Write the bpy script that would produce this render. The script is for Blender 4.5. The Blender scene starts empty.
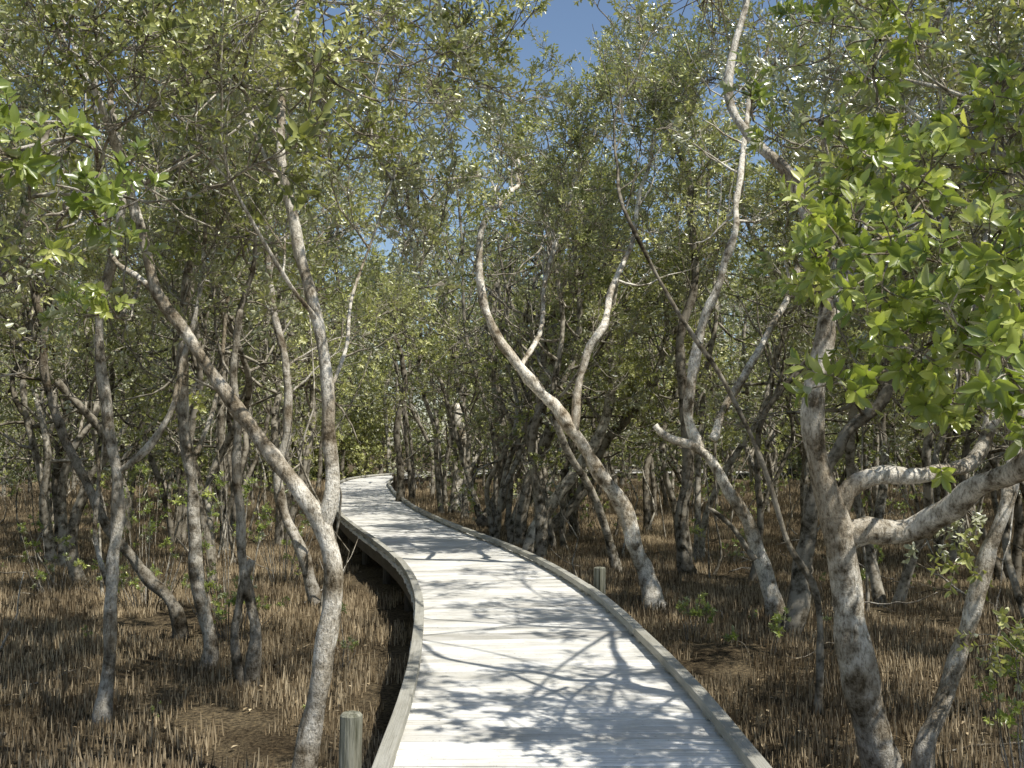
import bpy, math, random, time
from mathutils import Vector, noise, Quaternion, Matrix
R = random.Random(7)
scene = bpy.context.scene
GZ = -0.5      # mud level (deck top is z = 0)
CAMH = 1.6
F = 1024.0
PITCH = math.atan(56/1024)

# ---------------------------------------------------------------- helpers
def W(x, y, d):
    """surveyed position: bearing/elevation from the viewpoint plus distance d"""
    u = (x-512)/F; v = (384-y)/F
    Y = math.cos(PITCH)-math.sin(PITCH)*v
    Z = math.sin(PITCH)+math.cos(PITCH)*v
    k = d/Y
    return Vector((u*k, d, CAMH+Z*k))

def catmull(pts, step=0.12):
    out = []
    n = len(pts)
    for i in range(n-1):
        p0 = pts[max(i-1,0)]; p1 = pts[i]; p2 = pts[i+1]; p3 = pts[min(i+2,n-1)]
        m = max(2, int((p2-p1).length/step))
        for k in range(m):
            t = k/m
            out.append(((p1*2)+(p2-p0)*t+(p0*2-p1*5+p2*4-p3)*t*t+(p1*3-p0-p2*3+p3)*t*t*t)*0.5)
    out.append(pts[-1].copy())
    return out

class MB:
    def __init__(s): s.v=[]; s.f=[]; s.m=[]; s.a=[]; s.uv=[]
    def tube(s, pts, rad, sides=7, mat=0, col=0.5, cap=True, knob=0.0):
        n=len(pts)
        if n<2: return
        t = (pts[1]-pts[0]).normalized()
        ref = Vector((1,0,0)) if abs(t.x)<0.8 else Vector((0,1,0))
        nx = t.cross(ref).normalized()
        base=len(s.v)
        for i in range(n):
            if i<n-1: t2=(pts[i+1]-pts[i])
            else: t2=(pts[i]-pts[i-1])
            if t2.length>1e-7: t2.normalize()
            else: t2=t
            q=t.rotation_difference(t2); nx=(q@nx).normalized(); t=t2
            ny=t.cross(nx)
            for k in range(sides):
                a=2*math.pi*k/sides
                d=nx*math.cos(a)+ny*math.sin(a)
                r=rad[i]
                if knob:
                    pp=pts[i]+d*r
                    r*=1+knob*noise.noise(Vector((pp.x*9,pp.y*9,pp.z*4)))+knob*0.8*noise.noise(pp*3.0)
                s.v.append(pts[i]+d*r)
        for i in range(n-1):
            for k in range(sides):
                a=base+i*sides+k; b=base+i*sides+(k+1)%sides
                s.f.append((a,b,b+sides,a+sides)); s.m.append(mat); s.a.append(col)
        if cap:
            s.f.append(tuple(base+(n-1)*sides+k for k in range(sides))); s.m.append(mat); s.a.append(col)
            s.f.append(tuple(base+sides-1-k for k in range(sides))); s.m.append(mat); s.a.append(col)
    def box8(s, P, mat=0, col=0.5):
        b=len(s.v); s.v+=P
        for q in ((0,3,2,1),(4,5,6,7),(0,1,5,4),(1,2,6,5),(2,3,7,6),(3,0,4,7)):
            s.f.append(tuple(b+i for i in q)); s.m.append(mat); s.a.append(col)
    def build(s, name, mats, smooth=True, parent=None, link=True, uvs=None):
        me=bpy.data.meshes.new(name)
        me.from_pydata([tuple(v) for v in s.v],[],s.f)
        for m in mats: me.materials.append(m)
        me.polygons.foreach_set('material_index', s.m)
        if smooth: me.polygons.foreach_set('use_smooth',[True]*len(s.f))
        at=me.attributes.new('tone','FLOAT','FACE'); at.data.foreach_set('value', s.a)
        if uvs:
            uv=me.uv_layers.new(name='UVMap')
            for li,l in enumerate(me.loops): uv.data[li].uv=uvs[l.vertex_index]
        me.update()
        ob=bpy.data.objects.new(name,me)
        if link: scene.collection.objects.link(ob)
        if parent: ob.parent=parent
        return ob

# ---------------------------------------------------------------- materials
def newmat(name):
    m=bpy.data.materials.new(name); m.use_nodes=True
    nt=m.node_tree; nt.nodes.clear()
    return m,nt,nt.nodes,nt.links
def ramp(ns,stops):
    r=ns.new('ShaderNodeValToRGB'); e=r.color_ramp.elements
    while len(e)<len(stops): e.new(0.5)
    for i,(p,c) in enumerate(stops): e[i].position=p; e[i].color=(*c,1)
    return r
def noisen(ns,ls,vec,scale,detail=4,rough=0.6):
    n=ns.new('ShaderNodeTexNoise'); n.inputs['Scale'].default_value=scale
    n.inputs['Detail'].default_value=detail; n.inputs['Roughness'].default_value=rough
    ls.new(vec,n.inputs['Vector']); return n
def mix(ns,ls,blend,fac,a,b):
    m=ns.new('ShaderNodeMix'); m.data_type='RGBA'; m.blend_type=blend
    for sock,val in ((m.inputs[0],fac),(m.inputs[6],a),(m.inputs[7],b)):
        if hasattr(val,'links') : ls.new(val,sock)
        elif isinstance(val,(int,float)): sock.default_value=val
        else: sock.default_value=(*val,1)
    return m.outputs[2]
def attr(ns,name):
    a=ns.new('ShaderNodeAttribute'); a.attribute_name=name; return a.outputs['Fac']
def finish(ns,ls,col,rough,bump=None,bstr=0.5,bdist=0.01,spec=0.5,simple=False):
    o=ns.new('ShaderNodeOutputMaterial')
    if simple:
        p=ns.new('ShaderNodeBsdfDiffuse'); ls.new(col,p.inputs[0])
    else:
        p=ns.new('ShaderNodeBsdfPrincipled')
        ls.new(col,p.inputs['Base Color'])
        p.inputs['Roughness'].default_value=rough
        p.inputs['Specular IOR Level'].default_value=spec
    if bump is not None:
        b=ns.new('ShaderNodeBump'); b.inputs['Strength'].default_value=bstr; b.inputs['Distance'].default_value=bdist
        ls.new(bump,b.inputs['Height']); ls.new(b.outputs[0],p.inputs['Normal'])
    ls.new(p.outputs[0],o.inputs[0]); return p

def bark_mat(name, dark, mid, light, cheap=False):
    m,nt,ns,ls=newmat(name)
    tc=ns.new('ShaderNodeTexCoord').outputs['Object']
    n1=noisen(ns,ls,tc,8,3 if cheap else 5,0.7)
    r1=ramp(ns,[(0.34,dark),(0.45,mid),(0.57,light)]); ls.new(n1.outputs[0],r1.inputs[0])
    c=r1.outputs[0]
    if not cheap:
        mp=ns.new('ShaderNodeMapping'); mp.inputs['Scale'].default_value=(1,1,0.4); ls.new(tc,mp.inputs[0])
        n2=noisen(ns,ls,mp.outputs[0],60,4,0.75)
        r2=ramp(ns,[(0.36,(0.38,0.35,0.31)),(0.52,(1,1,1))]); ls.new(n2.outputs[0],r2.inputs[0])
        c=mix(ns,ls,'MULTIPLY',0.9,c,r2.outputs[0])
        n3=noisen(ns,ls,tc,2.0,3)
        r3=ramp(ns,[(0.40,(0.60,0.54,0.46)),(0.56,(1.1,1.08,1.05))]); ls.new(n3.outputs[0],r3.inputs[0])
        c=mix(ns,ls,'MULTIPLY',1.0,c,r3.outputs[0])
        # trunks stained darker near the mud
        sp=ns.new('ShaderNodeSeparateXYZ'); ls.new(tc,sp.inputs[0])
        mr=ns.new('ShaderNodeMapRange'); ls.new(sp.outputs[2],mr.inputs[0])
        mr.inputs[1].default_value=-.5; mr.inputs[2].default_value=.35; mr.inputs[3].default_value=.58; mr.inputs[4].default_value=1
        cb=ns.new('ShaderNodeCombineColor')
        for i in range(3): ls.new(mr.outputs[0],cb.inputs[i])
        c=mix(ns,ls,'MULTIPLY',1.0,c,cb.outputs[0])
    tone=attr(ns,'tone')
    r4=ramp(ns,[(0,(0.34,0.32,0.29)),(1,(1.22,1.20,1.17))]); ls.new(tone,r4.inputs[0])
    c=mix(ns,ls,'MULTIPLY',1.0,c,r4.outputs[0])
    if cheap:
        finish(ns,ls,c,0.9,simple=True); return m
    ad=ns.new('ShaderNodeMath'); ad.operation='ADD'; ls.new(n2.outputs[0],ad.inputs[0]); ls.new(n1.outputs[0],ad.inputs[1])
    finish(ns,ls,c,0.85,ad.outputs[0],1.0,0.018,simple=True)
    return m
bark=bark_mat('mangrove_bark',(0.21,0.185,0.145),(0.60,0.57,0.50),(0.88,0.855,0.785))
barkd=bark_mat('mangrove_bark_shaded',(0.09,0.078,0.057),(0.31,0.28,0.225),(0.62,0.58,0.495),True)  # darker bark copy for far trunks, their shade put into the colour

def leaf_mat(name, stops, under, trans, rough, rnd=None, gl=.07, tf=.36):
    m,nt,ns,ls=newmat(name)
    t=attr(ns,'tone')
    if rnd: ro=attr(ns,rnd)
    else: ro=ns.new('ShaderNodeObjectInfo').outputs['Random']
    a=ns.new('ShaderNodeMath'); a.operation='MULTIPLY_ADD'; ls.new(ro,a.inputs[0]); a.inputs[1].default_value=0.5
    b=ns.new('ShaderNodeMath'); b.operation='MULTIPLY'; ls.new(t,b.inputs[0]); b.inputs[1].default_value=0.5
    ls.new(b.outputs[0],a.inputs[2])
    r=ramp(ns,stops); ls.new(a.outputs[0],r.inputs[0])
    g=ns.new('ShaderNodeNewGeometry')
    c=mix(ns,ls,'MIX',g.outputs['Backfacing'],r.outputs[0],under)
    tr=ns.new('ShaderNodeBsdfTranslucent')
    tcol=mix(ns,ls,'MULTIPLY',1.0,r.outputs[0],(trans[0],trans[1],trans[2])); ls.new(tcol,tr.inputs[0])
    p=ns.new('ShaderNodeBsdfDiffuse'); ls.new(c,p.inputs[0])
    mx=ns.new('ShaderNodeMixShader'); mx.inputs[0].default_value=tf
    ls.new(p.outputs[0],mx.inputs[1]); ls.new(tr.outputs[0],mx.inputs[2])
    gb=ns.new('ShaderNodeBsdfGlossy'); gb.inputs['Roughness'].default_value=rough; gb.inputs[0].default_value=(1,1,1,1)
    fr=ns.new('ShaderNodeLayerWeight'); fr.inputs[0].default_value=.25
    fm=ns.new('ShaderNodeMath'); fm.operation='MULTIPLY_ADD'; ls.new(fr.outputs['Fresnel'],fm.inputs[0]); fm.inputs[1].default_value=.35; fm.inputs[2].default_value=gl*.4
    m2=ns.new('ShaderNodeMixShader'); ls.new(fm.outputs[0],m2.inputs[0]); ls.new(mx.outputs[0],m2.inputs[1]); ls.new(gb.outputs[0],m2.inputs[2])
    o=ns.new('ShaderNodeOutputMaterial'); ls.new(m2.outputs[0],o.inputs[0]); return m
leafN=leaf_mat('mangrove_leaf',[(0.0,(0.10,0.145,0.03)),(0.45,(0.27,0.33,0.075)),(0.8,(0.50,0.54,0.16)),(1.0,(0.74,0.70,0.30))],(0.44,0.46,0.30),(1.7,1.75,0.8),0.30,gl=.1)
FST=[(0.0,(0.09,0.105,0.033)),(0.42,(0.30,0.325,0.10)),(0.75,(0.58,0.59,0.22)),(1.0,(0.82,0.78,0.44))]
leafF=leaf_mat('mangrove_leaf_canopy',FST,(0.48,0.49,0.32),(1.25,1.27,0.7),0.33,tf=.30,gl=.1)
leafD=leaf_mat('mangrove_leaf_far',FST,(0.48,0.49,0.32),(1.2,1.22,0.7),0.4,'rnd',tf=.30)

# ---------------------------------------------------------------- boardwalk centreline
CL=[(0.42,-9),(0.40,-5),(0.36,0),(0.30,3.5),(0.275,5.0),(0.25,6.3),(0.17,7.8),(-0.035,10.2),(-0.42,12.6),(-0.95,14.9),(-1.80,18.0),(-2.75,21.8),(-3.85,27.3),(-4.75,32.8),(-5.45,38.1),(-5.5,43.0),(-4.3,47.2),(-1.2,49.8),(4,51.2),(12,52)]
cl=catmull([Vector((x,y,0)) for x,y in CL],0.05)
S_=[0.0]
for i in range(1,len(cl)): S_.append(S_[-1]+(cl[i]-cl[i-1]).length)
TOT=S_[-1]
import bisect
def at(s):
    s=max(0.0,min(TOT-1e-4,s)); i=max(0,min(len(cl)-2,bisect.bisect_right(S_,s)-1))
    t=(s-S_[i])/(S_[i+1]-S_[i]); p=cl[i].lerp(cl[i+1],t)
    a=cl[max(0,i-6)]; b=cl[min(len(cl)-1,i+7)]; d=(b-a).normalized()
    return p,Vector((d.y,-d.x,0))
clc=[(p.x,p.y) for p in cl[::6]]
def deckdist(x,y):
    m=1e9
    for (a,b) in clc:
        if abs(b-y)>4 and y<44: continue
        q=(a-x)**2+(b-y)**2
        if q<m: m=q
    return math.sqrt(m)

# ---------------------------------------------------------------- sun
AZ=math.radians(128); EL=math.radians(58)
SUN=Vector((math.cos(EL)*math.sin(AZ),math.cos(EL)*math.cos(AZ),math.sin(EL)))
# deck patches kept in shade; canopy is thinned up-sun of the rest (x,y,rx,ry)
SH=[(1.0,6.2,0.8,0.9),(0.75,5.2,0.6,0.5),(0.45,9.3,0.85,1.1),(-0.55,7.0,0.4,0.5),(-1.0,11.2,0.5,1.2),(-0.1,12.3,.5,.4),(-1.0,15.8,1.3,1.1),(-1.6,18.8,1.1,0.6),
    (-3.2,24,1.2,1.2),(-4.4,31,1.2,1.8),(0.3,2.0,2,1.6),(0.3,-3,3,3)]
def shade_keep(p):
    # open sky over the clearing beside the bend
    if 11<p.y<46 and 0.0*p.y<p.x<0.15*p.y and p.z>1.9+0.395*p.y: return False
    q=p-SUN*((p.z)/SUN.z)
    dd=deckdist(q.x,q.y)
    if dd<1.1:
        for (x,y,a,b) in SH:
            w=((q.x-x)/a)**2+((q.y-y)/b)**2
            w+=0.7*noise.noise(Vector((q.x*2.5,q.y*2.5,3)))
            if w<1: return R.random()<0.9
        return R.random()<(0.04 if q.y<22 else .2)
    n=noise.noise(Vector((q.x*0.5,q.y*0.5,9.1)))+0.5*noise.noise(Vector((q.x*1.5,q.y*1.5,2.1)))
    return R.random() < (0.97 if n<0.03 else (0.18 if p.y<15 else .38))

class Fol:
    def __init__(s): s.p=[]; s.r=[]; s.s=[]
    def add(s,p,d,sc,force=False):
        if (p-Vector((0,0,CAMH))).length<1.9: return
        if not force:
            if not shade_keep(p): return
            if p.z<2.7 and p.y<50 and deckdist(p.x,p.y)<1.35: return
        up=d.normalized()
        q=up.to_track_quat('Z','Y')@Quaternion((0,0,1),R.uniform(0,6.28))
        e=q.to_euler()
        s.p.append(tuple(p)); s.r.append((e.x,e.y,e.z)); s.s.append(sc)

# ---------------------------------------------------------------- leaf sprays
def leaf(mb, p, d, n, L, w, tone, simple):
    d=d.normalized(); side=d.cross(n).normalized(); n=side.cross(d).normalized()
    b=len(mb.v); cv=L*R.uniform(0.02,0.16); fo=w*0.22
    if simple:
        m=p+d*L*0.5
        mb.v+=[p, m-side*w*0.5+n*fo*0.6, p+d*L-n*cv, m+side*w*0.5+n*fo*0.6]
        for f in ((b,b+2,b+1),(b,b+3,b+2)): mb.f.append(f); mb.m.append(0); mb.a.append(tone)
        return
    def P(t,sx,h): return p+d*(L*t)+side*(sx*w)+n*(h-cv*t*t)
    mb.v+=[P(0,0,0),P(.3,-.40,fo),P(.3,0,0),P(.3,.40,fo),P(.62,-.5,fo),P(.62,0,0),P(.62,.5,fo),P(.88,-.25,fo*.5),P(.88,.25,fo*.5),P(1.02,0,0)]
    for f in ((0,2,1),(0,3,2),(1,2,5,4),(2,3,6,5),(4,5,7),(5,6,8),(5,9,7),(5,8,9)):
        mb.f.append(tuple(b+i for i in f)); mb.m.append(0); mb.a.append(tone)
def rv(): 
    while True:
        v=Vector((R.uniform(-1,1),R.uniform(-1,1),R.uniform(-1,1)))
        if 0.05<v.length<1: return v.normalized()
def shoot(mb,p,d,L,nl,ll,simple):
    pts=[p]; dd=d.copy()
    for i in range(3):
        dd=(dd+rv()*0.22+Vector((0,0,0.1))).normalized(); pts.append(pts[-1]+dd*L/3)
    mb.tube(pts,[0.0045,0.004,0.003,0.002],3,1,0.5,False)
    ax=(pts[-1]-pts[-2]).normalized()
    o=ax.orthogonal().normalized()
    for i in range(nl):
        t=1-(i//2)*0.16; t=max(0.15,t)
        f=t*3; k=min(2,int(f)); q=pts[k].lerp(pts[k+1],f-k)
        ang=(i%2)*math.pi+(i//2)*1.57+R.uniform(-.4,.4)
        out=Quaternion(ax,ang)@o
        sp=R.uniform(0.45,1.0) if i<2 else R.uniform(0.8,2.0)
        ld=(ax+out*sp+Vector((0,0,-0.15*R.random()))).normalized()
        leaf(mb,q,ld,ax+Vector((0,0,0.5))+rv()*0.25,ll*R.uniform(.65,1.15),ll*R.uniform(.36,.46),R.random(),simple)
def spray(name,ns_,nl,ll,size,simple,lm,tm):
    mb=MB(); d=Vector((0,0,1)); pts=[Vector((0,0,0))]
    for i in range(5):
        d=(d+rv()*0.35).normalized(); pts.append(pts[-1]+d*size/5)
    mb.tube(pts,[0.008,0.007,0.006,0.005,0.004,0.003],4,1,0.5,False)
    for i in range(ns_):
        t=R.uniform(0.8,5); k=min(4,int(t)); q=pts[k].lerp(pts[k+1],t-k)
        sd=(rv()+Vector((0,0,0.7))).normalized()
        shoot(mb,q,sd,size*R.uniform(.3,.6),nl,ll,simple)
    shoot(mb,pts[-1],d,size*.3,nl,ll,simple)
    return mb.build(name,[lm,tm],True,None,False)
def clump(name,nsh,size,ll,lm,tm,nb=5):
    """a branchlet carrying many shoots, used for crowns further away"""
    mb=MB(); 
    for b in range(nb):
        d=(rv()+Vector((0,0,.5))).normalized(); pts=[Vector((0,0,0))]
        for i in range(4):
            d=(d+rv()*0.4).normalized(); pts.append(pts[-1]+d*size/5)
        mb.tube(pts,[0.012,0.01,0.008,0.006,0.004],3,1,0.5,False)
        for i in range(nsh//nb):
            t=R.uniform(1.2,4); k=min(3,int(t)); q=pts[k].lerp(pts[k+1],t-k)
            sh=(rv()+Vector((0,0,0.6))).normalized(); q2=q+sh*size*R.uniform(.12,.25)
            ax=sh; o=ax.orthogonal().normalized()
            for li in range(7):
                out=Quaternion(ax,li*2.4+R.random())@o
                leaf(mb,q2-ax*R.uniform(0,.12)*size*.5,(ax+out*R.uniform(.6,1.8)).normalized(),ax+Vector((0,0,.5))+rv()*.3,ll*R.uniform(.65,1.15),ll*R.uniform(.38,.48),R.random(),True)
    return mb.build(name,[lm,tm],True,None,False)
def coll(name,obs):
    c=bpy.data.collections.new(name)
    for o in obs: c.objects.link(o)
    return c
cN=coll('near_leaf_sprays',[spray('leafy_twig_a%d'%i,5,8,0.092,0.30,False,leafN,bark) for i in range(6)])
cM=coll('mid_leaf_sprays',[spray('leafy_twig_b%d'%i,12,8,0.068,0.55,False,leafF,bark) for i in range(6)])
cF=coll('far_leaf_sprays',[clump('leafy_branch_c%d'%i,50,1.35,0.095,leafD,barkd) for i in range(6)])
cD=coll('distant_leaf_masses',[clump('leafy_crown_d%d'%i,120,2.4,0.20,leafD,barkd,8) for i in range(6)])

def inst_group(name,col,realize=False):
    ng=bpy.data.node_groups.new(name,'GeometryNodeTree')
    ng.interface.new_socket('Geometry',in_out='INPUT',socket_type='NodeSocketGeometry')
    ng.interface.new_socket('Geometry',in_out='OUTPUT',socket_type='NodeSocketGeometry')
    n=ng.nodes; l=ng.links
    gi=n.new('NodeGroupInput'); go=n.new('NodeGroupOutput')
    ci=n.new('GeometryNodeCollectionInfo'); ci.inputs[0].default_value=col; ci.inputs[1].default_value=True; ci.inputs[2].default_value=True
    ip=n.new('GeometryNodeInstanceOnPoints'); ip.inputs['Pick Instance'].default_value=True
    def na(nm,dt):
        a=n.new('GeometryNodeInputNamedAttribute'); a.data_type=dt; a.inputs[0].default_value=nm
        return next(o for o in a.outputs if o.enabled and o.name=='Attribute')
    er=n.new('FunctionNodeEulerToRotation')
    l.new(gi.outputs[0],ip.inputs['Points']); l.new(ci.outputs[0],ip.inputs['Instance'])
    l.new(na('rot','FLOAT_VECTOR'),er.inputs[0]); l.new(er.outputs[0],ip.inputs['Rotation'])
    l.new(na('scl','FLOAT'),ip.inputs['Scale'])
    l.new(na('idx','INT'),ip.inputs['Instance Index'])
    last=ip.outputs[0]
    if realize:
        rz=n.new('GeometryNodeRealizeInstances'); l.new(last,rz.inputs[0]); last=rz.outputs[0]
    l.new(last,go.inputs[0]); return ng
gN=inst_group('near_foliage',cN); gM=inst_group('mid_foliage',cM); gF=inst_group('far_foliage',cF,True); gD=inst_group('distant_foliage',cD,True)
TOTAL=[0]
def scatter(name,fol,ng,parent=None):
    if not fol.p: return
    me=bpy.data.meshes.new(name); me.from_pydata(fol.p,[],[])
    a=me.attributes.new('rot','FLOAT_VECTOR','POINT'); a.data.foreach_set('vector',[c for r in fol.r for c in r])
    a=me.attributes.new('scl','FLOAT','POINT'); a.data.foreach_set('value',fol.s)
    a=me.attributes.new('idx','INT','POINT'); a.data.foreach_set('value',[R.randrange(6) for _ in fol.p])
    a=me.attributes.new('rnd','FLOAT','POINT'); a.data.foreach_set('value',[R.random() for _ in fol.p])
    ob=bpy.data.objects.new(name,me); scene.collection.objects.link(ob)
    m=ob.modifiers.new('inst','NODES'); m.node_group=ng
    if parent: ob.parent=parent
    TOTAL[0]+=len(fol.p)
    return ob

# ---------------------------------------------------------------- tree growth
def limb(mb,fol,p,d,L,r,level,det,sc,col,up=0.12):
    n=max(4,int(L/0.16)) if det else max(3,int(L/0.35))
    pts=[p.copy()]; rad=[r]; dd=d.normalized()
    k=0.30 if det else 0.42
    for i in range(n):
        dd=(dd+rv()*k+Vector((0,0,up))).normalized()
        pts.append(pts[-1]+dd*(L/n)); rad.append(r*(1-0.62*(i+1)/n))
    mb.tube(pts,rad,(6 if r>0.02 else 4) if det else 4,0,col,False)
    if level>0:
        for j in range(R.choice((2,3,3,4))):
            t=R.uniform(0.3,1.0); i=min(n-1,int(t*n)); 
            cd=(dd*0.5+rv()*0.9+Vector((0,0,0.15))).normalized()
            limb(mb,fol,pts[i],cd,L*R.uniform(.45,.75),rad[i]*0.62,level-1,det,sc,col,up)
        limb(mb,fol,pts[-1],dd,L*R.uniform(.45,.7),rad[-1]*0.9,level-1,det,sc,col,up)
    else:
        for i in range(2 if det else 1):
            fol.add(pts[-1-i*(n//2)],(dd+rv()*0.7+Vector((0,0,0.4))),sc*R.uniform(.7,1.25))
def stem_wiggle(base,top,k,r0,r1,n=9):
    pts=[]; ph=Vector((R.random()*50,R.random()*50,0))
    for i in range(n+1):
        t=i/n; p=base.lerp(top,t); a=math.sin(math.pi*min(1,t*1.2))*k+0.15*k
        p=p+Vector((noise.noise(ph+Vector((t*2.6,0,0))),noise.noise(ph+Vector((0,t*2.6,7))),0))*a*2.6*min(1,t*3)
        pts.append(p)
    pts=catmull(pts,0.25)
    m=len(pts)
    rad=[r0*(1-(i/(m-1))*(1-r1/r0)) for i in range(m)]
    rad[0]*=1.5
    if m>2: rad[1]*=1.15
    return pts,rad
def auto_tree(mb,fol,x,y,h,r,det,sc,crown0,density,col,lean=1.0,ns_=None):
    ns_=ns_ or R.choice((1,1,2,2,3))
    base=Vector((x,y,GZ-0.08))
    for s in range(ns_):
        a=R.uniform(0,6.28); ln=R.uniform(0.2,1.8)*lean
        top=Vector((x+math.cos(a)*ln,y+math.sin(a)*ln,GZ+h*R.uniform(.62,.88)))
        pts,rad=stem_wiggle(base+Vector((math.cos(a),math.sin(a),0))*r*1.1*(ns_>1),top,R.uniform(.2,.65),r*R.uniform(.7,1),r*0.35)
        mb.tube(pts,rad,8 if det else 5,0,col,False,0.25 if det else 0)
        m=len(pts)
        nb=max(2,int(density*R.uniform(.8,1.2)/ns_**0.5))
        for j in range(nb):
            t=crown0+(1-crown0)*(j+R.random())/nb; i=min(m-1,int(t*m))
            dd=(rv()+Vector((0,0,0.35))).normalized()
            limb(mb,fol,pts[i],dd,h*R.uniform(.10,.2),rad[i]*.6,1 if det else 0,det,sc,col)
        if not det: fol.add(pts[-1],Vector((0,0,1))+rv()*.5,sc*R.uniform(.9,1.2))

# ---- surveyed trees: each stem = (list of (px,py[,dd]), width_start, width_end, leafy_from (0..1 or None))
def surveyed(d,stems,sc=1.0,mat=bark,col=0.7,g=None,dens=1.0,leafscale=1.0,lvl=2,name='mangrove_tree'):
    mb=MB(); fol=Fol()
    for st in stems:
        P,w0,w1,lf=st[:4]
        raw=[]
        for q in P:
            raw.append(W(q[0],q[1],d+(q[2] if len(q)>2 else 0)))
        pts=catmull(raw,0.07 if d<15 else 0.2); m=len(pts)
        px=d/F*0.5
        rad=[px*(w0+(w1-w0)*(i/(m-1))**0.8) for i in range(m)]
        if len(st)<5:
            for i in range(min(5,m)):
                rad[i]*=1+0.35*(1-i/5)
        ph=R.random()*40
        for i in range(1,m-1):
            pts[i]=pts[i]+Vector((noise.noise(Vector((i*.13,ph,0))),noise.noise(Vector((i*.13,ph,5))),noise.noise(Vector((i*.13,ph,9)))))*rad[i]*0.9
        mb.tube(pts,rad,12 if w0>9 else 7,0,col,True,0.32)
        if lf is not None:
            length=sum((pts[i+1]-pts[i]).length for i in range(int(lf*m),m-1))
            nb=max(2,int(length*2.6*dens))
            for j in range(nb):
                t=lf+(1-lf)*(j+R.random())/nb; i=min(m-1,int(t*m))
                ax=(pts[min(m-1,i+1)]-pts[i-1]).normalized()
                dd=(rv()+ax*0.5+Vector((0,0,0.3))).normalized()
                limb(mb,fol,pts[i],dd,R.uniform(.5,1.0)*leafscale,max(0.008,min(.02,rad[i]*.5)),lvl-1,True,sc,col)
            ax=(pts[-1]-pts[-3]).normalized()
            limb(mb,fol,pts[-1],ax,1.2*leafscale,rad[-1],lvl,True,sc,col)
    ob=mb.build(name,[mat])
    scatter('foliage',fol,g or gM,ob)
    return ob
T1=surveyed(6.0,[
 ([(298,812),(303,760),(312,710),(326,660),(332,610),(330,565),(322,528),(303,497),(273,458),(248,424),(216,378),(185,330),(160,293),(146,240),(131,190),(116,145,-.3),(95,90,-.5),(85,20,-.6)],26,6,0.72),
 ([(322,532),(331,490),(329,430),(326,370),(316,312),(301,258),(289,200),(281,140),(286,70,.3),(300,0,.6),(310,-80,.8)],16,5,0.68,1),
 ([(165,300),(140,280,.2),(110,250,.5),(98,170,.8),(90,90,1),(60,10,1)],8,4,0.5,1),
 ([(318,320),(290,285,-.3),(262,240,-.5),(240,200,-.7)],5,3,0.5,1),
 ([(290,200),(262,150,.2),(240,90,.4),(228,20,.6)],6,3,0.5,1),
 ([(326,400),(345,350,.2),(352,300,.5),(372,240,.8),(392,180,1.0)],5,2.5,0.5,1)],0.75,dens=0.9,lvl=2,col=.75)
T2=surveyed(12.9,[
 ([(656,612),(645,572),(624,515),(597,468),(574,430),(549,400),(519,369),(496,335),(483,292),(480,240),(488,215),(498,205,.3),(512,190,.6)],19,5,0.86),
 ([(575,430),(577,390),(586,352),(603,326),(612,290,.4),(632,240,.8),(640,190,1)],9,5,0.6,1),
 ([(519,369),(540,330,.6),(545,280,1),(560,230,1.2),(580,170,1.2)],6,4,0.4,1)],1.0,col=1.0,dens=1.4)
T3=surveyed(6.0,[
 ([(896,815),(884,755),(868,700),(857,650),(850,600),(846,555),(840,525),(828,480),(815,430),(814,385),(826,340),(830,290)],40,18,None),
 ([(829,300),(815,240,-.1),(800,190,0),(780,160,0),(748,132,.1),(728,95,.2),(735,40,.3),(745,0,.4),(760,-80,.5)],14,6,0.6,1),
 ([(846,540),(870,527),(910,524),(950,511,-.2),(985,486,-.4),(1030,462,-.7),(1090,400,-1),(1120,300,-1.4)],28,14,0.6,1),
 ([(838,515),(848,490),(880,474),(925,474),(970,462,.3),(992,420,.4),(1000,360,.5),(1020,280,.5),(1010,200,.3)],20,8,0.5,1),
 ([(916,800),(922,745),(944,700),(960,650),(975,600),(992,545),(1008,500),(1012,455,.2),(1035,380,.4),(1060,280,.5)],20,10,0.8),
 ([(828,330),(850,270,.3),(870,200,.6),(900,130,.8),(930,60,1),(960,-20,1.2)],12,6,0.45,1)],0.8,dens=0.4,col=0.68,lvl=2)
T4=surveyed(12.0,[
 ([(778,622),(770,590),(760,555),(742,510),(716,468),(694,448),(668,438),(655,425)],19,7,None),
 ([(700,452),(688,420),(692,380),(702,330),(722,270),(735,225),(742,160,.4),(750,90,.7)],12,5,0.55,1),
 ([(712,440),(728,400,.3),(758,350,.5),(790,290,.8),(815,220,1),(820,150,1)],9,6,0.5,1)],1.0,col=0.95,dens=1.1)
A=surveyed(7.7,[
 ([(106,726),(110,650),(111,590),(113,530),(118,470),(107,415),(100,360),(103,300),(118,240),(120,170),(110,100)],15,7,0.7),
 ([(118,472),(140,455),(160,432),(176,400),(186,350,.2),(200,290,.5),(206,220,.8)],8,4,0.6,1),
 ([(111,600),(96,540,.3),(98,470,.5),(92,430,.5)],6,4,None,1)],0.9,col=0.55,dens=0.8)
B=surveyed(9.5,[
 ([(203,672),(205,630),(197,570),(190,500),(187,430),(182,360),(186,290),(192,230),(185,160),(196,90)],15,7,0.6),
 ([(190,470),(210,420,.2),(222,360,.4),(228,300,.6)],6,4,0.7,1)],1.0,col=0.45,dens=0.9)
C=surveyed(8.9,[
 ([(252,690),(258,640),(250,600),(240,550),(237,490),(238,430),(234,370),(240,310)],13,6,0.6),
 ([(240,690),(236,640),(242,590),(252,560)],10,8,None)],1.0,col=0.25,dens=0.8)
D=surveyed(10.9,[
 ([(182,642),(166,600),(140,568),(108,528),(84,480),(62,430),(47,380),(42,330),(28,260),(30,190)],13,6,0.6)],1.0,col=0.1,dens=1.0)
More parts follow.
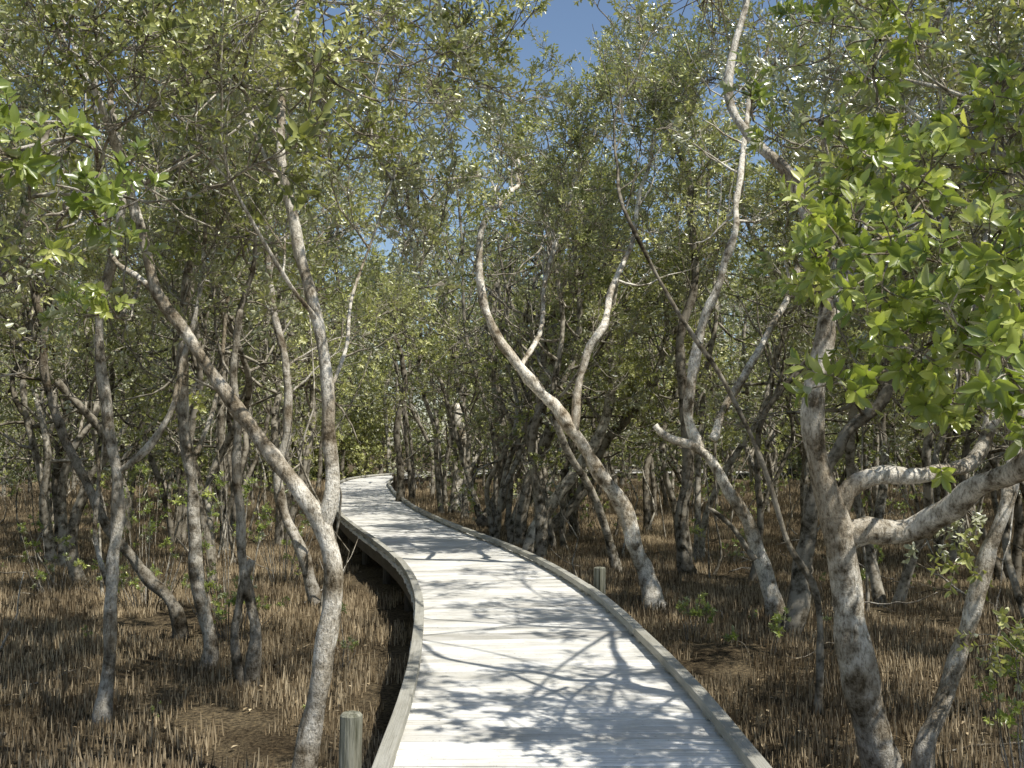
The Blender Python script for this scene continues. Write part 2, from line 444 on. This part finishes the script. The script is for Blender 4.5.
E=surveyed(13.0,[
 ([(320,606),(306,560),(288,520),(278,480),(290,420),(284,360),(272,300),(268,230)],12,6,0.55)],1.0,col=0.5,dens=1.1)
G=surveyed(8.0,[
 ([(817,715),(820,640),(812,585),(790,545),(770,490),(748,430),(722,380),(690,330),(655,270),(625,212),(618,180,.4)],8,3.5,0.85)],0.9,mat=barkd,col=0.2,dens=0.7,lvl=1)
H=surveyed(11.2,[
 ([(783,640),(796,600),(806,540),(818,480),(842,440),(880,405),(900,350),(905,280)],20,9,0.6),
 ([(755,560),(735,530),(708,508)],7,4,None,1)],1.0,mat=barkd,col=0.2,dens=1.0)
for d,st,cc in [
 (20.5,[([(515,552),(525,510),(535,470),(548,430),(565,395),(600,360),(640,330),(662,300)],16,7,0.5),([(520,550),(560,520),(588,480),(607,440),(645,400),(664,350)],13,7,0.55)],0.3),
 (24,[([(482,528),(497,490),(502,440),(498,390),(490,340),(495,280)],16,8,0.55),([(485,528),(470,480),(455,430),(440,380)],7,4,0.5)],0.2),
 (19,[([(530,556),(545,520),(578,470),(600,430),(612,370),(606,340),(616,280)],14,7,0.55)],0.85),
 (16,[([(690,575),(684,520),(690,470),(684,400),(680,340),(695,280),(690,200)],14,7,0.6)],0.15),
 (27,[([(398,520),(402,470),(398,430),(405,390),(400,350)],9,5,0.5)],0.1)]:
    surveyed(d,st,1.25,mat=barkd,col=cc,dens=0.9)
surveyed(29,[([(462,516),(460,480),(467,450),(462,430),(458,405)],14,9,None),([(462,440),(455,412),(448,404)],5,3,None,1)],1,col=1.0,name='dead_tree_snag')

# ---- near leafy boughs
def bough(parent,anchor,cen,rad,n,sc=0.9,thick=0.02,lc=gN):
    mb=MB(); fol=Fol(); a=anchor; c=cen
    mid=a.lerp(c,.5)+rv()*0.12+Vector((0,0,.08))
    pts=catmull([a,mid,c],0.08); m=len(pts)
    mb.tube(pts,[thick*(1-.6*i/(m-1)) for i in range(m)],6,0,.5,False,.15)
    for j in range(n):
        o=rv()*rad*(R.random()**0.45)
        e=c+o
        i=R.randrange(int(m*.5),m); s=pts[i]
        q=s.lerp(e,.5)+rv()*0.06
        tw=catmull([s,q,e],0.08); k=len(tw)
        mb.tube(tw,[0.007*(1-.5*z/(k-1)) for z in range(k)],4,0,.5,False)
        dd=(e-q).normalized()+Vector((0,0,0.5))+rv()*.3
        fol.add(e,dd,sc*R.uniform(.75,1.15),True)
    mb.build('bough',[bark],parent=parent)
    scatter('bough_foliage',fol,lc,parent)
for an,ce,dd,ra,n in [((1010,200,6.3),(905,255),3.7,.32,13),((1010,200,6.3),(985,330),3.4,.26,12),((1000,360,6.5),(930,385),3.7,.22,8),
  ((1120,300,4.6),(1010,395),3.2,.16,5),((850,270,6.3),(835,235),4.6,.22,7),((815,240,5.7),(820,120),4.8,.33,8),((930,60,7),(950,120),4.4,.4,9),
  ((780,160,5.9),(835,305),5.0,.22,6),((930,60,7),(880,40),4.8,.4,8)]:
    bough(T3,W(*an),W(ce[0],ce[1],dd),ra,n,0.85)
for an,ce,dd,ra,n,lc in [((110,250,6.5),(62,215),3.7,.22,6,gN),((98,170,6.8),(10,150),3.5,.22,5,gN),((98,170,6.8),(150,110),5.2,.5,14,gM),((90,90,7),(60,30),4.6,.5,14,gM),
  ((140,280,6.2),(118,318),4.9,.14,4,gN),((281,140,6),(215,45),5.0,.5,14,gM),((286,70,6.3),(330,60),5.4,.5,14,gM),((240,90,6.4),(150,20),5.0,.5,12,gM),
  ((300,0,6.6),(400,30),6.6,.6,22,gM),((300,0,6.6),(280,100),6.8,.5,12,gM),((392,180,7),(375,120),7.2,.5,16,gM),((300,0,6.6),(445,90),8.2,.7,22,gM),((392,180,7),(430,200),9.5,.7,18,gM)]:
    bough(T1,W(*an),W(ce[0],ce[1],dd),ra,n,0.8 if lc==gN else .75,0.013,lc)
# added limbs, mostly out of view, set up-sun to shade deck patches
def over(parent,anchor,gx,gy,h,rad,n,lc=gM):
    c=Vector((gx,gy,0))+SUN*(h/SUN.z)
    bough(parent,anchor,c,rad,n,.8,.014,lc)
a3=W(1120,300,4.6); a3b=W(760,-80,6.5); a4=W(750,90,12.7); a3c=W(960,-20,7.2)
over(T3,a3,1.15,6.1,4.0,.75,28); over(T3,a3,.9,5.3,4.2,.5,18); over(T3,a3b,.45,9.3,4.8,.75,30); over(T3,a3c,1.0,9.6,4.6,.5,16)
over(T3,a3b,-.55,7.0,4.8,.32,9); over(T3,a3b,-1.0,11.4,5.6,.5,16); over(T3,a3b,.35,7.2,4.4,.35,9); over(T3,a3c,0,12.4,5.8,.45,12)
over(T4,a4,-1.0,15.8,6.4,.9,32); over(T4,a4,-1.6,18.8,7.2,.7,18)

# ---------------------------------------------------------------- forest around
taken=[(-1.25,6),(1.8,12.9),(2.2,6),(3,12),(-3,7.7),(-2.9,9.5),(-2.2,8.9),(-3.5,10.9)]
mb1=MB(); f1=Fol(); mb2=MB(); f2=Fol(); mb3=MB(); f3=Fol()
cnt=[0,0,0]
def ok(x,y,dmin,dd=1.7):
    for a,b in taken:
        if (a-x)**2+(b-y)**2<dmin*dmin: return False
    return deckdist(x,y)>=dd
# trees lining the walk whose crowns arch over it
for x,y,h in [(-4.2,14.5,9.5),(1.7,16.5,8.0),(-5.2,19,10.5),(0.9,20,9.5),(-6.4,23.5,11.5),(-0.2,23.5,10.5),(3.2,18,9),(3.6,22,10.5),(-1.2,27,12),(1.5,27,12),(-7.5,28,12.5),(-2.0,31.5,13),(-8.3,33,13),(-3.6,14,9),(5.5,16,9),(-6.5,15.5,9.5),(4.8,13.2,8.5),(-5.6,25.8,11.5),(-7,31,12.5),(-3.3,34.5,13),(-4.9,17.0,10),(-4.6,20.6,10.5)]:
    if not ok(x,y,.8,1.6): continue
    taken.append((x,y))
    auto_tree(mb1 if y<18 else mb2,f1 if y<18 else f2,x,y,h,R.uniform(.07,.10),y<18,1.15 if y<18 else .95,.48 if y<18 else .36,20 if y<18 else 30,R.uniform(.1,.5),.8)
tries=0
while tries<6000:
    tries+=1
    y=R.uniform(-4,24); x=R.uniform(-1,1)*(8+max(0,y)*0.45)
    if y<5 and x<6.5: continue
    if y<9 and abs(x)<3.2: continue
    if y>0 and y<11 and abs(x)<0.42*y+0.5: continue
    if y<15 and deckdist(x,y)<2.6: continue
    if not ok(x,y,1.9): continue
    taken.append((x,y)); h=R.uniform(7.5,10.5) if y>9 else R.uniform(5.5,7.5)
    if y<15:
        auto_tree(mb1,f1,x,y,h,R.uniform(.05,.09),True,1.1,0.42,10,R.uniform(.0,.75)); cnt[0]+=1
    else:
        auto_tree(mb2,f2,x,y,h,R.uniform(.06,.10),False,.85,0.34,16,R.uniform(.0,.65)); cnt[1]+=1
    if cnt[0]+cnt[1]>118: break
tries=0
while tries<6000 and cnt[2]<140:
    tries+=1
    y=R.uniform(24,48); x=R.uniform(-1,1)*(5+y*0.5)
    if not ok(x,y,1.9): continue
    taken.append((x,y)); 
    auto_tree(mb3,f3,x,y,R.uniform(8,11.5),R.uniform(.07,.12),False,1.15,0.14 if y>30 else .26,14,R.uniform(.0,.6),1,R.choice((1,2))); cnt[2]+=1
for mb,f,g,nm in ((mb1,f1,gM,'mangrove_forest'),(mb2,f2,gF,'mangrove_forest'),(mb3,f3,gF,'mangrove_forest')):
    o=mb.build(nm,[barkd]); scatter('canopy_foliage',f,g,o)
# distant closed forest
mb=MB(); fd=Fol()
for i in range(190):
    y=R.uniform(50,64); x=R.uniform(-1,1)*(8+y*.52)
    if deckdist(x,y)<3: continue
    H=R.uniform(10,14)
    pts,rad=stem_wiggle(Vector((x,y,GZ)),Vector((x+R.uniform(-1,1),y,GZ+H*.8)),.5,.13,.05)
    mb.tube(pts,rad,5,0,R.uniform(.1,.6),False)
    for z in range(7):
        q=pts[min(len(pts)-1,int((.03+.97*(z+R.random())/7)*len(pts)))]
        fd.add(q+Vector((R.gauss(0,.9),R.gauss(0,.9),0)),Vector((0,0,1))+rv()*.5,R.uniform(.8,1.2),True)
o=mb.build('distant_mangrove_forest',[barkd]); scatter('distant_canopy',fd,gD,o)

# thin saplings and bare sticks
mb=MB()
for i in range(170):
    y=R.uniform(12,45); x=R.uniform(-1,1)*(3+y*.5)
    if deckdist(x,y)<1.7: continue
    h=R.uniform(1.2,4.5)
    pts,rad=stem_wiggle(Vector((x,y,GZ-.05)),Vector((x+R.uniform(-.8,.8),y+R.uniform(-.8,.8),GZ+h)),.25,R.uniform(.01,.03),.005,6)
    mb.tube(pts,rad,4,0,R.uniform(.1,.8),False)
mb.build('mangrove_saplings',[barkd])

# low green undergrowth and seedlings
fol=Fol(); mb=MB()
def bush(x,y,n,r,h,s0=.4,s1=.8):
    for i in range(n):
        a=R.uniform(0,6.28); q=r*math.sqrt(R.random())
        e=Vector((x+math.cos(a)*q,y+math.sin(a)*q,GZ+R.uniform(.08,h)))
        s=Vector((x+math.cos(a)*q*.4,y+math.sin(a)*q*.4,GZ-.02))
        mb.tube([s,s.lerp(e,.5)+rv()*.03,e],[.006,.005,.003],4,0,.5,False)
        fol.add(e,Vector((0,0,1))+rv()*.5,R.uniform(s0,s1),True)
for px_,d_,n,r,h in [(235,11,34,.55,1.6),(150,13,30,.7,1.6),(1015,6.2,9,.15,.9),(690,10.8,6,.2,.4),(762,10,4,.2,.35),(60,14,14,.6,.9),(285,15,20,.5,1.5),
    (610,22,14,.8,.9),(720,17,12,.7,.8),(345,9.5,4,.15,.5),(880,14,10,.6,.7)]:
    bush((px_-512)/F*d_,d_,n,r,h,.35,.65)
for i in range(60):
    y=R.uniform(18,48); x=R.uniform(-1,1)*(3+y*.5)
    if deckdist(x,y)<2: continue
    bush(x,y,10,.8,R.uniform(.6,2.0))
for i in range(30):
    y=R.uniform(6,18); x=R.uniform(-1,1)*(1.5+y*.5)
    if deckdist(x,y)<1.5: continue
    bush(x,y,R.choice((1,1,2)),.12,R.uniform(.12,.3),.2,.4)
u=mb.build('undergrowth_shrubs',[bark]); scatter('undergrowth_leaves',fol,gN,u)

# ---------------------------------------------------------------- ground
def gh(x,y): return GZ+0.05*noise.noise(Vector((x*.35,y*.35,0)))+0.02*noise.noise(Vector((x*1.7,y*1.7,4)))
m_g,nt,ns,ls=newmat('mangrove_mud')
tc=ns.new('ShaderNodeTexCoord').outputs['Object']
n1=noisen(ns,ls,tc,1.3,4); n2=noisen(ns,ls,tc,28,4,.75)
r1=ramp(ns,[(.35,(.075,.058,.038)),(.6,(.16,.127,.082))]); ls.new(n1.outputs[0],r1.inputs[0])
r2=ramp(ns,[(.35,(.3,.28,.26)),(.52,(1,1,1)),(.66,(1.9,1.8,1.55))]); ls.new(n2.outputs[0],r2.inputs[0])
c=mix(ns,ls,'MULTIPLY',1.0,r1.outputs[0],r2.outputs[0])
finish(ns,ls,c,.9,n2.outputs[0],1.0,.04,simple=True)
xs=[]; 
k=90
for i in range(-k,k+1):
    t=i/k; xs.append(math.copysign((abs(t)*22+ (abs(t)**6)*380),t))
v=[];f=[]
for yy in xs:
    for xx in xs: v.append((xx,yy+8,gh(xx,yy+8)))
n_=len(xs)
for j in range(n_-1):
    for i in range(n_-1): a=j*n_+i; f.append((a,a+1,a+1+n_,a+n_))
me=bpy.data.meshes.new('muddy_ground'); me.from_pydata(v,[],f); me.materials.append(m_g)
me.polygons.foreach_set('use_smooth',[True]*len(f))
scene.collection.objects.link(bpy.data.objects.new('muddy_ground',me))

# pneumatophores (pencil roots)
m_r,nt,ns,ls=newmat('pencil_root')
oi=ns.new('ShaderNodeObjectInfo'); t=attr(ns,'tone')
r=ramp(ns,[(0,(.10,.075,.047)),(.5,(.33,.26,.165)),(1,(.70,.59,.41))]); ls.new(t,r.inputs[0])
r5=ramp(ns,[(0,(.62,.59,.56)),(1,(1.15,1.12,1.07))]); ls.new(oi.outputs['Random'],r5.inputs[0])
c=mix(ns,ls,'MULTIPLY',1.0,r.outputs[0],r5.outputs[0])
finish(ns,ls,c,.85,simple=True)
PS=0.8
def rootpatch(nm,n,sz):
    mb=MB()
    for i in range(n):
        x=R.uniform(-.5,.5)*sz*1.1; y=R.uniform(-.5,.5)*sz*1.1; h=R.uniform(.03,.115)*R.choice((1,1,1,1.4)); r=R.uniform(.003,.0058)
        l=Vector((R.uniform(-.025,.025),R.uniform(-.025,.025),0))
        p=Vector((x,y,-.03))
        mb.tube([p,p+Vector((0,0,h*.6))+l*.5,p+Vector((0,0,h+.03))+l],[r*1.2,r,r*.4],3,0,R.random(),False)
    for i in range(12):
        a=R.uniform(0,6.28); p=Vector((R.gauss(0,sz*.4),R.gauss(0,sz*.4),R.uniform(.005,.04)))
        leaf(mb,p,Vector((math.cos(a),math.sin(a),R.uniform(-.2,.3))),Vector((0,0,1)),.06,.025,R.uniform(.3,1),True)
    for i in range(3):
        a=R.uniform(0,6.28); p=Vector((R.gauss(0,sz*.4),R.gauss(0,sz*.4),.02)); q=p+Vector((math.cos(a),math.sin(a),.12))*R.uniform(.1,.3)
        mb.tube([p,p.lerp(q,.5)+rv()*.02,q],[.004,.004,.002],3,0,R.random(),False)
    return mb.build(nm,[m_r],False,None,False)
cR=coll('pencil_root_patches',[rootpatch('pencil_roots_%d'%i,470,PS) for i in range(6)])
gR=inst_group('pencil_root_scatter',cR)
fr=Fol()
def addroot(x,y,s,half=.42):
    if deckdist(x,y)<0.90+half*.6: return
    fr.p.append((x,y,gh(x,y))); fr.r.append((0,0,R.choice((0,1.5708,3.1416,4.712))+R.uniform(-.12,.12))); fr.s.append(s)
yy=-1.0
while yy<30:
    lim=6+max(0,yy)*.53; xx=-lim
    while xx<lim:
        n=noise.noise(Vector((xx*.45,yy*.45,31)))
        if n>-.3 or R.random()<.45: addroot(xx+R.uniform(-.06,.06),yy+R.uniform(-.06,.06),R.uniform(.92,1.12)*(1 if n>-.1 else .8))
        xx+=PS
    yy+=PS
while yy<50:
    lim=5+yy*.53; xx=-lim
    while xx<lim:
        addroot(xx+R.uniform(-.2,.2),yy+R.uniform(-.2,.2),R.uniform(1.6,1.9),.7); xx+=PS*1.9
    yy+=PS*1.9
scatter('pencil_roots',fr,gR)

# fallen branches
mb=MB()
for i in range(90):
    y=R.uniform(6,26); x=R.uniform(-1,1)*(2+y*.5)
    if deckdist(x,y)<1.9: continue
    a=R.uniform(0,6.28); L=R.uniform(.4,1.5); p=Vector((x,y,GZ+.06)); dd=Vector((math.cos(a),math.sin(a),R.uniform(0,.35))).normalized()
    pts=[p]
    for k in range(9):
        dd=(dd+rv()*.35).normalized(); pts.append(pts[-1]+dd*L/9); pts[-1].z=max(pts[-1].z,GZ+.03)
    r=R.uniform(.005,.016)
    if deckdist(pts[-1].x,pts[-1].y)<1.3: continue
    mb.tube(pts,[r*(1-.6*k/9) for k in range(10)],5,0,R.uniform(.3,.9),True)
    mb.tube([pts[3],pts[3]+(dd+rv()*.8)*L*.3],[r*.5,r*.2],4,0,.8,True)
mb.build('fallen_branches',[bark])

# ---------------------------------------------------------------- boardwalk
def wood_mat(name,cols):
    m,nt,ns,ls=newmat(name)
    uvn=ns.new('ShaderNodeUVMap').outputs[0]
    mp=ns.new('ShaderNodeMapping'); mp.inputs['Scale'].default_value=(2.0,60,1); ls.new(uvn,mp.inputs[0])
    g=noisen(ns,ls,mp.outputs[0],1.0,5,.65)
    b=noisen(ns,ls,uvn,2.2,4,.6); s=noisen(ns,ls,uvn,30,4,.7)
    t=attr(ns,'tone'); r=ramp(ns,cols); ls.new(t,r.inputs[0])
    rg=ramp(ns,[(.3,(.58,.56,.53)),(.52,(1,1,1)),(.75,(1.1,1.1,1.1))]); ls.new(g.outputs[0],rg.inputs[0])
    rb=ramp(ns,[(.32,(.78,.77,.73)),(.6,(1.06,1.06,1.06))]); ls.new(b.outputs[0],rb.inputs[0])
    rs=ramp(ns,[(.30,(.55,.53,.5)),(.40,(1,1,1))]); ls.new(s.outputs[0],rs.inputs[0])
    c=mix(ns,ls,'MULTIPLY',1.0,r.outputs[0],rg.outputs[0]); c=mix(ns,ls,'MULTIPLY',1.0,c,rb.outputs[0]); c=mix(ns,ls,'MULTIPLY',1.0,c,rs.outputs[0])
    finish(ns,ls,c,.8,g.outputs[0],.7,.006,.3)
    return m
wd=wood_mat('weathered_deck_timber',[(0,(.58,.56,.515)),(.5,(.77,.75,.70)),(1,(.88,.865,.82))])
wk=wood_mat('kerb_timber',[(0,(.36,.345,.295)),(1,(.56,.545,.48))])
wu=wood_mat('bearer_timber',[(0,(.07,.058,.043)),(1,(.12,.10,.075))])
walk=bpy.data.objects.new('boardwalk',None); scene.collection.objects.link(walk)
def build_uv(mb,uvs,name,mat,smooth=False): return mb.build(name,[mat],smooth,walk,True,uvs)
mb=MB(); uvs=[]
HW=0.93; s=0.0; gap=.010
while s<TOT-.2:
    w=.14; s1=s+w-gap
    p0,n0=at(s); p1,n1_=at(s1)
    ov0=R.uniform(-.008,.012); ov1=R.uniform(-.008,.012); z0=R.uniform(-.003,.003); z1=R.uniform(-.003,.003)
    jo=R.random()*50
    P=[]
    for zz in (-.04,0):
        for (p,nn,sg,zt) in ((p0,n0,-1,z0),(p0,n0,1,z1),(p1,n1_,1,z1),(p1,n1_,-1,z0)):
            q=p+nn*sg*(HW+(ov0 if sg<0 else ov1)); P.append(Vector((q.x,q.y,zz+zt)))
            uvs.append((sg*HW+jo,(s if p is p0 else s1)+jo*.3))
    mb.box8(P,0,min(1,max(0,R.gauss(.55,.25))))
    s+=w
deck=build_uv(mb,uvs,'deck_planks',wd)
bv=deck.modifiers.new('b','BEVEL'); bv.width=.003; bv.segments=1
def rail(mb,uvs,off,hw,z0,z1,a,b,col,step=.3):
    n=max(1,int((b-a)/step))
    for i in range(n):
        sa=a+(b-a)*i/n; sb=a+(b-a)*(i+1)/n
        if i==0:
            base=len(mb.v)
            p,nn=at(sa)
            for (o,z) in ((off-hw,z0),(off+hw,z0),(off+hw,z1),(off-hw,z1)):
                q=p+nn*o; mb.v.append(Vector((q.x,q.y,z))); uvs.append((sa*1.0,o*4+z*4))
        p,nn=at(sb)
        for (o,z) in ((off-hw,z0),(off+hw,z0),(off+hw,z1),(off-hw,z1)):
            q=p+nn*o; mb.v.append(Vector((q.x,q.y,z))); uvs.append((sb*1.0,o*4+z*4))
        c=base+i*4
        for k in range(4):
            mb.f.append((c+k,c+(k+1)%4,c+4+(k+1)%4,c+4+k)); mb.m.append(0); mb.a.append(col)
    mb.f.append((base+3,base+2,base+1,base)); mb.m.append(0); mb.a.append(col)
    e=base+n*4
    mb.f.append((e,e+1,e+2,e+3)); mb.m.append(0); mb.a.append(col)
mk=MB(); uk=[]; mu=MB(); uu=[]
for side in (-1,1):
    s=0.3 if side>0 else .9
    while s<TOT-3:
        L=R.uniform(2.3,2.5); dz=R.uniform(-.004,.004)
        o=side*(.885+R.uniform(-.006,.006))
        rail(mk,uk,o,.04,.035+dz,.095+dz,s,s+L-.015,R.random())
        for q in (s+.12,s+L/2,s+L-.2): rail(mk,uk,o,.033,.0035,.033+dz,q,q+.12,.2,.2)
        s+=L
    s=0
    while s<TOT-3:
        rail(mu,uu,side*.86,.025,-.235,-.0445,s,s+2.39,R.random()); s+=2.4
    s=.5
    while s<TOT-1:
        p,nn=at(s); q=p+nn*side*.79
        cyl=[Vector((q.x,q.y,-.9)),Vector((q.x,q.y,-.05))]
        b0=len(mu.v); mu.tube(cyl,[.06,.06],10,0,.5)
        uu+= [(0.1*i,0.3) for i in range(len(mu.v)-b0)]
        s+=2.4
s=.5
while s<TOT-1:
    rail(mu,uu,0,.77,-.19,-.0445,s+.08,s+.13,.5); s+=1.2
# low guard rail round the far bend (right-hand side)
s=48.0
while s<TOT-5:
    for zz in (.28,.52): rail(mu,uu,.99,.02,zz-.05,zz+.05,s,s+1.78,.9)
    rail(mu,uu,1.065,.045,-.6,.60,s+.0,s+.09,.9); s+=1.8
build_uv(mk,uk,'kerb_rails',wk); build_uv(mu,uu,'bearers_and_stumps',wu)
kb=bpy.data.objects['kerb_rails'].modifiers.new('b','BEVEL'); kb.width=.006; kb.segments=2

# free standing timber posts beside the walk
m_p,nt,ns,ls=newmat('post_timber')
tc=ns.new('ShaderNodeTexCoord').outputs['Object']; mp=ns.new('ShaderNodeMapping'); mp.inputs['Scale'].default_value=(30,30,2); ls.new(tc,mp.inputs[0])
g=noisen(ns,ls,mp.outputs[0],1.5,5); r=ramp(ns,[(.35,(.10,.10,.065)),(.65,(.40,.39,.31))]); ls.new(g.outputs[0],r.inputs[0]); finish(ns,ls,r.outputs[0],.85,g.outputs[0],.9,.015,.2)
def post(x,y,top,w,mat,sides):
    mb=MB(); pts=[Vector((x,y,GZ-.2)),Vector((x+.005,y,(GZ+top)/2)),Vector((x+.01,y,top-.012)),Vector((x+.01,y,top))]
    mb.tube(pts,[w,w,w*.98,w*.8],sides,0,.8,True,.12)
    return mb.build('timber_post',[mat],False)
q=W(350,713,5.6); post(q.x,q.y,q.z,.06,m_p,14)
q=W(599,567,11.4); post(q.x,q.y,q.z,.065,m_p,4)

# ---------------------------------------------------------------- light, sky, camera
w=bpy.data.worlds.new('World'); scene.world=w; w.use_nodes=True
nt=w.node_tree; bg=nt.nodes['Background']; sk=nt.nodes.new('ShaderNodeTexSky'); sk.sky_type='NISHITA'
sk.sun_disc=False; sk.sun_elevation=EL; sk.sun_rotation=AZ; sk.air_density=1.0; sk.dust_density=.6
nt.links.new(sk.outputs[0],bg.inputs[0]); bg.inputs[1].default_value=.13
try: w.cycles.sampling_method='NONE'
except Exception as e: print(e)
L=bpy.data.lights.new('sun','SUN'); L.energy=5.0; L.angle=math.radians(.5); L.color=(1,.965,.885)
lo=bpy.data.objects.new('sun',L); scene.collection.objects.link(lo); lo.rotation_euler=SUN.to_track_quat('Z','Y').to_euler(); lo.location=(10,-5,30)
cam=bpy.data.cameras.new('camera'); cam.lens=36; cam.sensor_width=36; cam.clip_end=1500; cam.clip_start=.05
co=bpy.data.objects.new('camera',cam); scene.collection.objects.link(co); co.location=(0,0,CAMH); co.rotation_euler=(math.pi/2+PITCH,0,0)
scene.camera=co
scene.view_settings.view_transform='Standard'; scene.view_settings.look='None'; scene.view_settings.exposure=0
